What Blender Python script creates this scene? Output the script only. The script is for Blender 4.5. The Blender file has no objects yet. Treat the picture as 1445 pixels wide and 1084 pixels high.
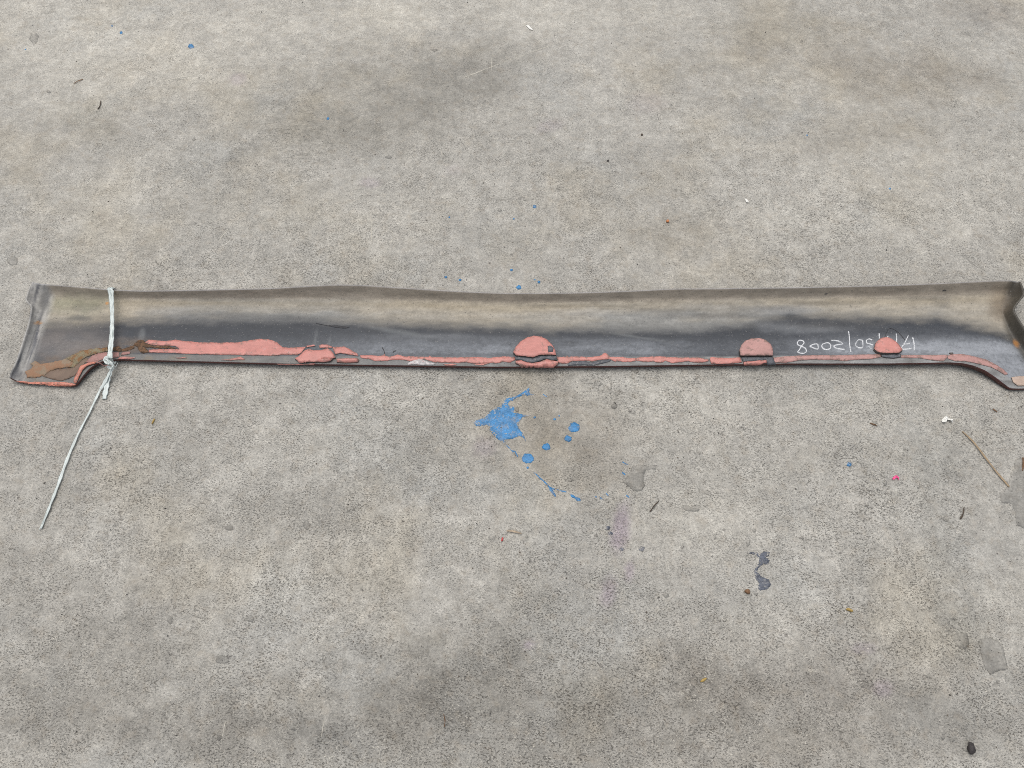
import bpy, bmesh, math, random
import numpy as np
from mathutils import Vector
from mathutils.bvhtree import BVHTree
from mathutils.geometry import delaunay_2d_cdt

R = math.radians
random.seed(7)
S = bpy.context.scene
COL = S.collection

# ------------------------------------------------------------------ camera
W, H = 1445.0, 1084.0            # photograph, used as the measuring grid for the layout
FPX = 1091.0
CAM_H = 1.15
PITCH = R(62.0)
cam_d = bpy.data.cameras.new('camera')
cam_d.sensor_fit = 'HORIZONTAL'
cam_d.angle = 2 * math.atan(W / 2 / FPX)
cam_d.clip_start, cam_d.clip_end = 0.02, 200
cam = bpy.data.objects.new('camera', cam_d)
cam.location = (0, 0, CAM_H)
cam.rotation_euler = (math.pi / 2 - PITCH, 0, 0)
COL.objects.link(cam)
S.camera = cam

# ------------------------------------------------------------------ light
SUN_EL, SUN_AZ = R(72), R(-25)   # azimuth measured from +y towards +x
w = bpy.data.worlds.new('World'); S.world = w; w.use_nodes = True
nt = w.node_tree
bg = nt.nodes['Background']
sky = nt.nodes.new('ShaderNodeTexSky')
sky.sky_type = 'NISHITA'; sky.sun_disc = False
sky.sun_elevation = SUN_EL; sky.sun_rotation = SUN_AZ
sky.air_density = 1.0; sky.dust_density = 4.0; sky.ozone_density = 1.0
hs = nt.nodes.new('ShaderNodeHueSaturation'); hs.inputs['Saturation'].default_value = 0.38
nt.links.new(sky.outputs[0], hs.inputs['Color'])
nt.links.new(hs.outputs[0], bg.inputs['Color'])
bg.inputs['Strength'].default_value = 0.13
sd = bpy.data.lights.new('sun', 'SUN'); sd.energy = 0.9; sd.angle = R(80); sd.color = (1.0, .955, .88)
sun = bpy.data.objects.new('sun', sd); COL.objects.link(sun)
sun.rotation_euler = (R(90) - SUN_EL, 0, math.pi - SUN_AZ)
S.view_settings.view_transform = 'Standard'; S.view_settings.look = 'None'
S.view_settings.exposure = 0.35; S.view_settings.gamma = 1.0
S.cycles.use_denoising = False; S.cycles.filter_width = 0.95

# ------------------------------------------------------------------ measuring helpers
CP, SP = math.cos(PITCH), math.sin(PITCH)
def ray(px, py):
    a = (px - W / 2) / FPX; b = -(py - H / 2) / FPX
    return (a, CP + b * SP, -SP + b * CP)
def P(px, py, z=0.0):
    d = ray(px, py); t = (z - CAM_H) / d[2]
    return Vector((d[0] * t, d[1] * t, z))
def Pn(px, py, z):
    px, py, z = (np.asarray(q, float) for q in (px, py, z))
    a = (px - W / 2) / FPX; b = -(py - H / 2) / FPX
    dy = CP + b * SP; dz = -SP + b * CP
    t = (z - CAM_H) / dz
    return np.stack([a * t, dy * t, z + 0 * t], -1)
def toPix(x, y, z):
    x, y, z = (np.asarray(q, float) for q in (x, y, z))
    zz = z - CAM_H
    dep = np.maximum(y * CP - zz * SP, 1e-3)
    up = y * SP + zz * CP
    return W / 2 + FPX * x / dep, H / 2 - FPX * up / dep

# ------------------------------------------------------------------ numpy noise
def _hash(ix, iy, seed):
    h = (ix.astype(np.int64) * 374761393 + iy.astype(np.int64) * 668265263 + seed * 1442695041) & 0xffffffff
    h = ((h ^ (h >> 13)) * 1274126177) & 0xffffffff
    h = ((h ^ (h >> 16)) * 2246822519) & 0xffffffff
    return ((h ^ (h >> 15)) & 0xffffff) / float(0xffffff)
def vnoise(x, y, seed=0):
    ix, iy = np.floor(x), np.floor(y); fx, fy = x - ix, y - iy
    fx = fx * fx * fx * (fx * (fx * 6 - 15) + 10); fy = fy * fy * fy * (fy * (fy * 6 - 15) + 10)
    a = _hash(ix, iy, seed); b = _hash(ix + 1, iy, seed); c = _hash(ix, iy + 1, seed); d = _hash(ix + 1, iy + 1, seed)
    return (a + (b - a) * fx) * (1 - fy) + (c + (d - c) * fx) * fy
def fbm(x, y, seed=0, oct=4, gain=.5):
    s = 0; a = 1; n = 0
    x = np.asarray(x, float); y = np.asarray(y, float)
    for k in range(oct):
        c, s_ = math.cos(.6 + k), math.sin(.6 + k)
        f = 2.03 ** k
        s = s + a * (vnoise((x * c - y * s_) * f + 17 * k, (x * s_ + y * c) * f - 9 * k, seed + k) - .5); n += a; a *= gain
    return s / n * 2          # about -1..1
def sst(e0, e1, x):
    t = np.clip((x - e0) / (e1 - e0), 0, 1); return t * t * (3 - 2 * t)
def interp(x, pts):
    xs, ys = zip(*pts); return np.interp(x, xs, ys)
def mixc(a, b, f):
    f = np.asarray(f)[..., None]; return a * (1 - f) + np.asarray(b) * f

# ------------------------------------------------------------------ object helpers
def link(name, me, mats, parent=None, smooth=True):
    o = bpy.data.objects.new(name, me)
    for m in (mats if isinstance(mats, (list, tuple)) else [mats]): me.materials.append(m)
    COL.objects.link(o)
    if parent: o.parent = parent
    if smooth: me.polygons.foreach_set('use_smooth', [True] * len(me.polygons))
    return o
def tag(o, label=None, cat=None, group=None, kind=None):
    if label: o['label'] = label
    if cat: o['category'] = cat
    if group: o['group'] = group
    if kind: o['kind'] = kind
    return o
def mesh(name, v, f):
    me = bpy.data.meshes.new(name); me.from_pydata([tuple(q) for q in v], [], [tuple(q) for q in f]); me.update(); return me
def set_col(me, name, c):
    at = me.attributes.new(name, 'FLOAT_COLOR', 'POINT')
    c = np.asarray(c, np.float32); c4 = np.ones((len(c), 4), np.float32); c4[:, :3] = c
    at.data.foreach_set('color', c4.ravel())
def set_flt(me, name, c):
    at = me.attributes.new(name, 'FLOAT', 'POINT'); at.data.foreach_set('value', np.asarray(c, np.float32).ravel())

# ------------------------------------------------------------------ node helpers
class N:
    def __init__(s, name):
        s.m = bpy.data.materials.new(name); s.m.use_nodes = True; s.t = s.m.node_tree
        s.b = s.t.nodes['Principled BSDF']; s.pos = s.t.nodes.new('ShaderNodeNewGeometry').outputs['Position']
    def inp(s, sock, v):
        if hasattr(v, 'is_linked') or isinstance(v, bpy.types.NodeSocket): s.t.links.new(v, sock)
        else:
            if sock.type == 'RGBA' and len(v) == 3: v = (*v, 1)
            sock.default_value = v
    def noise(s, scale, detail=2, rough=.5, off=None, vec=None, dist=0, stretch=None):
        n = s.t.nodes.new('ShaderNodeTexNoise'); v = vec or s.pos
        if off or stretch:
            mp = s.t.nodes.new('ShaderNodeMapping'); s.t.links.new(v, mp.inputs[0])
            if off: mp.inputs['Location'].default_value = off
            if stretch:
                mp.inputs['Scale'].default_value = stretch[:3]
                mp.inputs['Rotation'].default_value = (0, 0, stretch[3])
            v = mp.outputs[0]
        s.t.links.new(v, n.inputs['Vector'])
        n.inputs['Scale'].default_value = scale; n.inputs['Detail'].default_value = detail
        n.inputs['Roughness'].default_value = rough; n.inputs['Distortion'].default_value = dist
        return n.outputs['Fac']
    def vor(s, scale, feature='F1', off=None):
        n = s.t.nodes.new('ShaderNodeTexVoronoi'); n.feature = feature; v = s.pos
        if off:
            mp = s.t.nodes.new('ShaderNodeMapping'); s.t.links.new(v, mp.inputs[0]); mp.inputs['Location'].default_value = off; v = mp.outputs[0]
        s.t.links.new(v, n.inputs['Vector']); n.inputs['Scale'].default_value = scale
        return n
    def ramp(s, x, a, b, c=0.0, d=1.0):
        n = s.t.nodes.new('ShaderNodeMapRange'); n.interpolation_type = 'SMOOTHSTEP'
        for i, v in enumerate((x, a, b, c, d)): s.inp(n.inputs[i], v)
        return n.outputs[0]
    def math(s, op, a, b=0.0):
        n = s.t.nodes.new('ShaderNodeMath'); n.operation = op; s.inp(n.inputs[0], a); s.inp(n.inputs[1], b); return n.outputs[0]
    def mix(s, f, a, b, mode='MIX'):
        n = s.t.nodes.new('ShaderNodeMix'); n.data_type = 'RGBA'; n.blend_type = mode
        s.inp(n.inputs[0], f); s.inp(n.inputs[6], a); s.inp(n.inputs[7], b); return n.outputs[2]
    def attr(s, name, out='Color'):
        n = s.t.nodes.new('ShaderNodeAttribute'); n.attribute_name = name; return n.outputs[out]
    def scale(s, col, f):
        n = s.t.nodes.new('ShaderNodeVectorMath'); n.operation = 'SCALE'; s.inp(n.inputs[0], col); s.inp(n.inputs['Scale'], f); return n.outputs[0]
    def bump(s, h, strength, dist):
        n = s.t.nodes.new('ShaderNodeBump'); n.inputs['Strength'].default_value = strength; n.inputs['Distance'].default_value = dist
        s.inp(n.inputs['Height'], h); s.t.links.new(n.outputs[0], s.b.inputs['Normal'])
    def out(s, color=None, rough=None, spec=None):
        if color is not None: s.inp(s.b.inputs['Base Color'], color)
        if rough is not None: s.inp(s.b.inputs['Roughness'], rough)
        if spec is not None: s.inp(s.b.inputs['Specular IOR Level'], spec)
        return s.m

def concrete_nodes(m):
    """colour and height of worn concrete, from the 'albedo' and 'grain' attributes plus fine grain"""
    alb = m.attr('albedo'); g = m.attr('grain', 'Fac')
    mott = m.noise(30, 6, .7); med = m.noise(95, 5, .7, off=(3, 1, 0)); fine = m.noise(330, 3, .6, off=(0, 7, 0))
    clus = m.ramp(m.noise(24, 5, .7, off=(2, 12, 0)), .34, .60)
    pit = m.ramp(m.noise(300, 3, .6, off=(9, 2, 1), stretch=(1, 1.7, 1, .6)), .555, .645)
    pit = m.math('MAXIMUM', pit, m.ramp(m.noise(150, 4, .65, off=(5, 2, 1), stretch=(1, 1.5, 1, .7)), .61, .70))
    pit = m.math('MULTIPLY', m.math('MULTIPLY', pit, g), clus)
    lite = m.ramp(m.noise(290, 3, .6, off=(4, 21, 5), stretch=(1, 1.4, 1, .6)), .53, .63)
    lite = m.math('MULTIPLY', m.math('MULTIPLY', lite, g), m.ramp(m.noise(20, 4, .7, off=(7, 3, 2)), .36, .62))
    pep = m.noise(260, 2, .5, off=(31, 4, 2)); pep = m.ramp(pep, .665, .715)
    v = m.vor(30, off=(1, 5, 0)); spot = m.ramp(v.outputs['Distance'], .05, .10, 1, 0)
    n = m.t.nodes.new('ShaderNodeSeparateColor'); m.t.links.new(v.outputs['Color'], n.inputs[0])
    spot = m.math('MULTIPLY', spot, m.ramp(n.outputs[0], .72, .74))
    f = m.math('MULTIPLY', m.ramp(mott, .25, .75, .84, 1.16), m.ramp(med, .25, .75, .84, 1.16))
    f = m.math('MULTIPLY', f, m.ramp(fine, .25, .75, .82, 1.18))
    c = m.scale(alb, f)
    c = m.mix(m.math('MULTIPLY', lite, .55), c, (.62, .585, .50))
    c = m.mix(m.math('MULTIPLY', m.math('MULTIPLY', pit, m.ramp(m.noise(70, 3, .6, off=(6, 6, 1)), .3, .7, .3, 1)), .74), c, (.105, .088, .065))
    c = m.mix(m.math('MULTIPLY', pep, .8), c, (.07, .065, .06))
    c = m.mix(m.math('MULTIPLY', spot, .6), c, (.12, .11, .10))
    sm = m.ramp(m.noise(14, 4, .7, off=(3, 8, 1)), .5, .66)
    sl = m.math('MULTIPLY', m.ramp(m.noise(110, 3, .6, off=(2, 2, 7), stretch=(.16, 1.3, 1, .35)), .60, .70), sm)
    c = m.mix(m.math('MULTIPLY', sl, .34), c, (.62, .59, .50))
    sk = m.math('MULTIPLY', m.ramp(m.noise(120, 3, .6, off=(6, 2, 3), stretch=(.2, 1.2, 1, -.5)), .62, .71), m.ramp(m.noise(11, 4, .7, off=(9, 1, 1)), .5, .64))
    c = m.mix(m.math('MULTIPLY', sk, .4), c, (.15, .135, .11))
    warm = m.noise(60, 3, .6, off=(8, 8, 8))
    c = m.mix(m.ramp(warm, .48, .75, 0, .26), c, (.30, .25, .185))
    h = m.math('MULTIPLY', pit, -1.0)
    h = m.math('ADD', h, m.math('MULTIPLY', fine, .5)); h = m.math('ADD', h, m.math('MULTIPLY', med, .8))
    h = m.math('ADD', h, m.math('MULTIPLY', lite, .35))
    return c, h, g, pit

def mat_concrete():
    m = N('worn_concrete'); c, h, g, pit = concrete_nodes(m)
    m.bump(h, .85, .0020); return m.out(c, .80, .38)
def mat_paint(name, col, hole=.55, soft=.06, gl=.5):
    m = N(name); c, h, g, pit = concrete_nodes(m)
    wear = m.math('ADD', m.math('MULTIPLY', m.noise(120, 4, .7, off=(5, 5, 5)), .55), m.math('MULTIPLY', m.noise(420, 3, .65, off=(1, 5, 5)), .45)); edge = m.attr('edge', 'Fac')
    wv = m.math('ADD', wear, m.math('MULTIPLY', edge, .085))
    k = m.ramp(wv, hole, hole + soft)
    pc = m.scale(col, m.math('MULTIPLY', m.ramp(m.noise(60, 4, .6), .2, .8, .72, 1.28), m.ramp(m.noise(330, 3, .6), .25, .75, .78, 1.22)))
    pc = m.mix(m.ramp(m.noise(80, 5, .7, off=(8, 2, 2)), .48, .7, 0, .45), pc, c)
    pc = m.mix(m.math('MULTIPLY', pit, .7), pc, tuple(q * .45 for q in col))
    m.bump(h, .5, .0014); return m.out(m.mix(k, pc, c), gl, .4)
def mat_simple(name, col, rough=.6, var=.18, scale=150, spec=.4, b=.3, dirt=None, dirt_lo=.58, dscale=220):
    m = N(name)
    c = m.scale(col, m.ramp(m.noise(scale, 4, .6), .25, .75, 1 - var, 1 + var))
    if dirt: c = m.mix(m.ramp(m.noise(dscale, 4, .65, off=(2, 3, 4)), dirt_lo, dirt_lo + .1, 0, .8), c, dirt)
    m.bump(m.noise(scale * 3, 3, .6), b, .001); return m.out(c, rough, spec)

M_CONC = mat_concrete()
M_BLUE = mat_paint('blue_paint', (.040, .185, .385), .56)
M_BLUED = mat_paint('blue_paint_drop', (.040, .185, .385), .64)
M_DGREY = mat_paint('dark_grey_paint', (.085, .095, .12), .585)

# ------------------------------------------------------------------ concrete floor
def blob(px, py, cx, cy, rx, ry, seed, rot=0., soft=.9, wob=.55):
    c, s = math.cos(rot), math.sin(rot)
    dx, dy = px - cx, py - cy
    u, v = (dx * c + dy * s) / rx, (-dx * s + dy * c) / ry
    d = np.sqrt(u * u + v * v) + wob * (fbm(dx / 45., dy / 30., seed, 4, .6) + .45 * fbm(dx / 9., dy / 7., seed + 1, 3, .7))
    return 1 - sst(1 - soft, 1 + soft * .55, d)
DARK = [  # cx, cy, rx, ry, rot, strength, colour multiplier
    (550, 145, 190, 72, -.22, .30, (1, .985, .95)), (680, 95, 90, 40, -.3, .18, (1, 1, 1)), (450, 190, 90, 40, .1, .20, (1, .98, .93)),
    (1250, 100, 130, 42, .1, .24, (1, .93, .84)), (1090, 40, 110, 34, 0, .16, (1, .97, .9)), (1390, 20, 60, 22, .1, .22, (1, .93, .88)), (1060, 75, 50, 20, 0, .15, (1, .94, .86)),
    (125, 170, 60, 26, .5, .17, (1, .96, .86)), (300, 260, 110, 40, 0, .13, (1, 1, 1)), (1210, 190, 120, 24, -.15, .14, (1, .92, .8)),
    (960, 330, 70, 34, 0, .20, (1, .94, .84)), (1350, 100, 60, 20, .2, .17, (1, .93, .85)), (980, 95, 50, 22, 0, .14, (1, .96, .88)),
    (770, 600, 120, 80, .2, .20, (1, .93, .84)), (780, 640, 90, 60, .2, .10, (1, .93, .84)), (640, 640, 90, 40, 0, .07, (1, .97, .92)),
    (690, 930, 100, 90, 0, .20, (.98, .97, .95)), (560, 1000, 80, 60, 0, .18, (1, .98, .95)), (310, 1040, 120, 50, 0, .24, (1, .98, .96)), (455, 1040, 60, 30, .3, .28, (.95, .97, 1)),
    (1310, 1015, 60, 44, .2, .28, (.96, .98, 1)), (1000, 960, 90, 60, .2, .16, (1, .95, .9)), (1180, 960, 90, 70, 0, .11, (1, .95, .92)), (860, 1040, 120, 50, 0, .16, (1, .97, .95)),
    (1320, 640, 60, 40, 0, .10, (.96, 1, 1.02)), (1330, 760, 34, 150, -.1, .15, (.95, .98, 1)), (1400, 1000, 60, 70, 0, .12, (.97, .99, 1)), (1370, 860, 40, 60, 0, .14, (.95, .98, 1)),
    (60, 1020, 110, 50, 0, .20, (1, .98, .96)), (700, 1010, 330, 110, 0, .26, (1, .98, .95)), (150, 980, 220, 110, 0, .22, (1, .98, .95)), (1150, 1000, 300, 110, 0, .22, (1, .97, .94)), (40, 800, 80, 130, 0, .10, (1, .98, .96)), (180, 850, 110, 70, 0, .10, (1, .98, .96)), (430, 730, 130, 40, .1, .10, (1, .98, .95)), (300, 720, 90, 40, 0, .08, (1, .98, .95)),  # broad blobs here paint the light falloff towards the near side
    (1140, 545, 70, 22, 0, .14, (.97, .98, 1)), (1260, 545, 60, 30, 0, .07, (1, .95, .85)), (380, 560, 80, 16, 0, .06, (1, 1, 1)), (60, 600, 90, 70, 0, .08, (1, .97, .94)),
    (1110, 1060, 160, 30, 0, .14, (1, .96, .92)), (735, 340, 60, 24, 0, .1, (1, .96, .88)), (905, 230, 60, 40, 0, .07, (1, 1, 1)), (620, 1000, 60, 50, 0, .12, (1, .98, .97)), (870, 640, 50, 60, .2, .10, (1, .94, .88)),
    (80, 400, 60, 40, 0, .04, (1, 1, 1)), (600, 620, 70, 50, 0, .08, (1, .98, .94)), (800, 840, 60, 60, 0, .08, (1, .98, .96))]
LIGHT = [(180, 60, 320, 110, 0, .13), (720, 10, 400, 40, 0, .10), (1300, 260, 260, 90, -.1, .10), (420, 290, 260, 60, 0, .07),  # widest blobs paint the brighter light of the far side into the albedo
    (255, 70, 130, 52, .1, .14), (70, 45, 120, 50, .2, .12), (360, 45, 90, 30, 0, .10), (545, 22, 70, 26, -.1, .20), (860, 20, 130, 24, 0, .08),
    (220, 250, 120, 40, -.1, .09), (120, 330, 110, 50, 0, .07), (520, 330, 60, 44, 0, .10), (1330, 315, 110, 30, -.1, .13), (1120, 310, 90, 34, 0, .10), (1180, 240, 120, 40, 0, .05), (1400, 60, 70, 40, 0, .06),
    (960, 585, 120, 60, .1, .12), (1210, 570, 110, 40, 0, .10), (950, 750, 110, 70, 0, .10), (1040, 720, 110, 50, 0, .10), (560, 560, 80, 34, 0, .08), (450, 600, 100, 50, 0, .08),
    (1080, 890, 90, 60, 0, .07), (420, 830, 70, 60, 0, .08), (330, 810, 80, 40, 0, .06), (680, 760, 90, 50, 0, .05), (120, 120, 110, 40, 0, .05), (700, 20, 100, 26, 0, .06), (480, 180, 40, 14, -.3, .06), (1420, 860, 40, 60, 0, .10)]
PURPLE = [(876, 745, 13, 36, .15, .55), (888, 806, 9, 16, .1, .45), (858, 838, 13, 22, .2, .45), (746, 910, 10, 8, 0, .45), (683, 632, 18, 16, 0, .25), (1245, 972, 16, 13, .3, .3), (1218, 915, 18, 9, 0, .25),
          (522, 258, 16, 8, 0, .25), (775, 178, 22, 9, -.3, .18), (915, 145, 26, 16, 0, .12), (336, 112, 12, 8, 0, .25), (640, 240, 16, 9, 0, .10)]
def ground_attr(x, y):
    px, py = toPix(x, y, np.zeros_like(x))
    px = np.clip(px, -900, 2400); py = np.clip(py, -500, 1600)
    c = np.empty(x.shape + (3,)); c[:] = (.352, .338, .302)
    qx = x + .05 * fbm(x * 6, y * 6, 91, 3); qy = y + .05 * fbm(x * 6, y * 6, 92, 3)
    f = 1 + .09 * fbm(qx * 3.6, qy * 4.6, 3, 5, .62) +   .11 * fbm(qx * 13, qy * 15, 8, 5, .66) + .08 * fbm(x * 55, y * 55, 81, 3, .6)
    scuff = sst(.35, .8, 1 - np.abs(fbm(qx * 9, qy * 11, 61, 4, .6)) * 3) * sst(.0, .5, fbm(x * 3.3, y * 3.3, 62, 3)); f = f + .13 * scuff
    c *= f[..., None]
    wm = sst(-.05, .7, fbm(x * 5.5, y * 5.5, 21, 5, .62)); c = c * mixc(np.ones(3), (1.0, .965, .90), wm)
    cm = sst(.05, .8, fbm(x * 7, y * 7, 55, 4)); c = c * mixc(np.ones(3), (.97, .99, 1.015), cm)
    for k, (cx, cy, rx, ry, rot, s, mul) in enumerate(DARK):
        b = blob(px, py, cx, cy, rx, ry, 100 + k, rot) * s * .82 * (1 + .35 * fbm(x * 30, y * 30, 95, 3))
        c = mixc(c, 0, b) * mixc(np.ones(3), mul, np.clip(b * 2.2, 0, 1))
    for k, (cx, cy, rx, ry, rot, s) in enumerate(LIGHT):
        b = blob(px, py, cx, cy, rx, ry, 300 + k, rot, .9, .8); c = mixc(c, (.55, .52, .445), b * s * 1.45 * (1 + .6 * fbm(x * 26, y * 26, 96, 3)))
    for k, (cx, cy, rx, ry, rot, s) in enumerate(PURPLE):
        b = blob(px, py, cx, cy, rx, ry, 500 + k, rot, .6, .35); c = mixc(c, (.27, .21, .26), b * s)
    # worn, open grain towards the near side; trowelled and denser beyond the panel
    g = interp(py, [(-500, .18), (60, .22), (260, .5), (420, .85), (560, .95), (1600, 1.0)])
    g = g * (.72 + .75 * fbm(x * 4.3, y * 4.3, 71, 4)) + .28 * fbm(x * 17, y * 17, 72, 3)
    for (cx, cy, rx, ry) in ((560, 140, 120, 50), (1310, 1015, 60, 45), (1300, 640, 60, 50), (780, 600, 90, 60), (1000, 735, 60, 18), (1400, 700, 50, 80)):
        g = g * (1 - .65 * blob(px, py, cx, cy, rx, ry, 900, 0))
    return np.clip(c, .05, .75), np.clip(g, .04, 1.25)
def ground_h(x, y):
    return .0016 * fbm(x * 4, y * 4, 40, 3) + .0007 * fbm(x * 22, y * 22, 44, 3)

gx = np.concatenate([[-8, -5, -3.2, -2.4], np.linspace(-1.75, 1.75, 701), [2.4, 3.2, 5, 8]])
gy = np.concatenate([[-6, -3, -1.4, -.7], np.linspace(-.28, 2.12, 481), [2.5, 3.2, 5, 8]])
GX, GY = np.meshgrid(gx, gy); n0, n1 = GX.shape
V = np.stack([GX, GY, ground_h(GX, GY)], -1).reshape(-1, 3)
idx = np.arange(n0 * n1).reshape(n0, n1)
F = np.stack([idx[:-1, :-1], idx[:-1, 1:], idx[1:, 1:], idx[1:, :-1]], -1).reshape(-1, 4)
me = bpy.data.meshes.new('concrete_floor')
me.vertices.add(len(V)); me.vertices.foreach_set('co', V.astype(np.float32).ravel())
me.loops.add(F.size); me.loops.foreach_set('vertex_index', F.astype(np.int32).ravel())
me.polygons.add(len(F)); me.polygons.foreach_set('loop_start', np.arange(0, F.size, 4, dtype=np.int32))
me.update(calc_edges=True)
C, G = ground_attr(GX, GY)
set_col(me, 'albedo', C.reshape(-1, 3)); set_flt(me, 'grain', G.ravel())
floor = link('concrete_floor', me, M_CONC); floor['kind'] = 'structure'
floor['label'] = 'worn grey concrete floor with stains and open grain'

# ------------------------------------------------------------------ outline sheets
def densify(pts, step, jit, seed):
    out = []; n = len(pts)
    for i in range(n):
        a, b = np.array(pts[i], float), np.array(pts[(i + 1) % n], float)
        L = np.linalg.norm(b - a); k = max(1, int(L / step))
        for j in range(k): out.append(a + (b - a) * j / k)
    out = np.array(out)
    if jit:
        out[:, 0] += jit * fbm(out[:, 0] / 3.1, out[:, 1] / 3.1, seed, 3, .7)
        out[:, 1] += jit * fbm(out[:, 0] / 3.1, out[:, 1] / 3.1, seed + 9, 3, .7)
    return out
def inside(q, poly):
    x, y = q[:, 0], q[:, 1]; r = np.zeros(len(q), bool); n = len(poly)
    for i in range(n):
        x0, y0 = poly[i]; x1, y1 = poly[(i + 1) % n]
        if y0 == y1: continue
        r ^= ((y0 > y) != (y1 > y)) & (x < (x1 - x0) * (y - y0) / (y1 - y0) + x0)
    return r
def edge_dist(q, poly):
    d = np.full(len(q), 1e9); n = len(poly)
    for i in range(n):
        a, b = poly[i], poly[(i + 1) % n]; ab = b - a; L = max((ab ** 2).sum(), 1e-9)
        t = np.clip(((q - a) @ ab) / L, 0, 1); d = np.minimum(d, np.linalg.norm(q - (a + t[:, None] * ab), axis=1))
    return d
def triangulate(pts, step=1.6, jit=.5, grid=3.5, seed=1):
    B = densify(pts, step, jit, seed)
    x0, y0 = B.min(0); x1, y1 = B.max(0)
    xs, ys = np.arange(x0 + grid / 2, x1, grid), np.arange(y0 + grid / 2, y1, grid)
    if len(xs) and len(ys):
        q = np.stack(np.meshgrid(xs, ys), -1).reshape(-1, 2)
        q = q + np.random.default_rng(seed).uniform(-.25, .25, q.shape) * grid
        q = q[inside(q, B)]
        if len(q): q = q[edge_dist(q, B) > grid * .35]
    else: q = np.zeros((0, 2))
    vs = [Vector(p) for p in np.vstack([B, q])]
    n = len(B)
    r = delaunay_2d_cdt(vs, [(i, (i + 1) % n) for i in range(n)], [], 1, 1e-4)
    v2 = np.array([tuple(v) for v in r[0]]); tris = [tuple(t) for t in r[2]]
    if not tris: return v2, tris, [], np.zeros(len(v2))
    cnt = {}
    for t in tris:
        for i in range(len(t)):
            e = (t[i], t[(i + 1) % len(t)]); cnt[e] = cnt.get(e, 0) + 1
    be = [e for e in cnt if (e[1], e[0]) not in cnt]
    return v2, tris, be, edge_dist(v2, B)
def floor_sheet(name, pts, mat, t=.0006, jit=.6, seed=1, label=None, grid=3.5, step=1.6, edge_px=4, taper=True, smoothness=1.):
    v2, tris, be, ed = triangulate(pts, step, jit, grid, seed)
    p = Pn(v2[:, 0], v2[:, 1], np.zeros(len(v2)))
    hh = ground_h(p[:, 0], p[:, 1]); k = len(p)
    top = p.copy(); top[:, 2] = hh + t * (np.clip(ed / 2.5, .35, 1) if taper else 1)
    bot = p.copy(); bot[:, 2] = hh - .0012
    f = [t_[::-1] if signed(p, t_) < 0 else t_ for t_ in tris]
    f += [(a, b, b + k, a + k) for a, b in be]
    me = mesh(name, np.vstack([top, bot]), f)
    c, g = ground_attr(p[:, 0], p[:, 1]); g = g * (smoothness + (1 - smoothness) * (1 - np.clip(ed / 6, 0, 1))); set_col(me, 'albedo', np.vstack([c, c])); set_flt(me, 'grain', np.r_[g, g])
    e = 1 - np.clip(ed / edge_px, 0, 1); set_flt(me, 'edge', np.r_[e, e])
    o = link(name, me, mat, floor)
    if label: o['label'] = label
    return o
def signed(p, t):
    a, b, c = p[t[0]], p[t[1]], p[t[2]]; return (b[0] - a[0]) * (c[1] - a[1]) - (b[1] - a[1]) * (c[0] - a[0])
def Z(ox, oy, k, pts): return [(ox + k * x, oy + k * y) for x, y in pts]
def disc(cx, cy, rx, ry=None, n=14, seed=0, wob=.16):
    ry = ry or rx * .86; rg = random.Random(seed * 31 + 5)
    return [(cx + rx * math.cos(a) * (1 + rg.uniform(-wob, wob)), cy + ry * math.sin(a) * (1 + rg.uniform(-wob, wob))) for a in [2 * math.pi * i / n for i in range(n)]]
def streak(a, b, w0, w1, seed=0):
    a, b = np.array(a, float), np.array(b, float); d = b - a; nrm = np.array([-d[1], d[0]]) / np.linalg.norm(d)
    rg = random.Random(seed); L = []; Rr = []
    for i in range(7):
        t = i / 6; ww = (w0 + (w1 - w0) * t) * rg.uniform(.55, 1.1) * (1 if 0 < i < 6 else .4); c = a + d * t + nrm * rg.uniform(-.4, .4)
        L.append(tuple(c + nrm * ww)); Rr.append(tuple(c - nrm * ww))
    return L + Rr[::-1]

KB = 280 / 1445
splash = Z(640, 530, KB, [(145,345),(165,325),(230,305),(270,260),(310,235),(345,225),(365,185),(385,165),(440,155),(490,130),(545,90),(560,90),(550,120),(560,128),(600,140),(560,142),(540,147),(510,142),(460,160),(430,185),(400,190),(395,212),(430,225),(445,235),(440,265),(490,280),(560,291),(500,302),(485,330),(470,360),(482,395),(512,430),(528,480),(500,445),(478,440),(430,460),(385,465),(375,490),(400,515),(440,552),(470,585),(430,560),(380,505),(340,480),(300,445),(262,400),(265,370),(240,360),(190,370),(155,365)])
floor_sheet('paint_splash', splash, M_BLUE, t=.0005, jit=.7, seed=3, grid=2.6, step=1.1, label='large ragged splash of bright blue paint on the floor in front of the panel')
drops = [(744.5,646.5,8),(771,630.5,5.4),(801.5,619,5.2),(810.5,603.5,7.6),(782.8,591.6,1.8),(789,586.8,1.1),(754.5,589,1.5),(744.5,660,1.8),(269.5,66,3.9),(171.5,47,2.2),(158.5,37.5,1.2),(754.2,292,2.5),(732.4,405.8,3.3),(721.8,381.2,1.9),(649.3,395.6,1.9),(629.2,391.4,1.9),(754.6,395.2,1.1),(760.6,398.6,2.1),(463,168,1.9),(1198.2,656,3.4),(806,598,1.3),(36,70,1.1),(1139,190.5,1.2),(634,306.5,1.3),(725,309,1.3),(1256,266,1.5)]
for i, (x, y, r) in enumerate(drops):
    floor_sheet('paint_drop', disc(x, y, r * 1.06, seed=i), M_BLUED, t=.0006, jit=.7 if r > 3 else .2, seed=20 + i, grid=2.5, step=1.0, edge_px=2.5)
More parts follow.
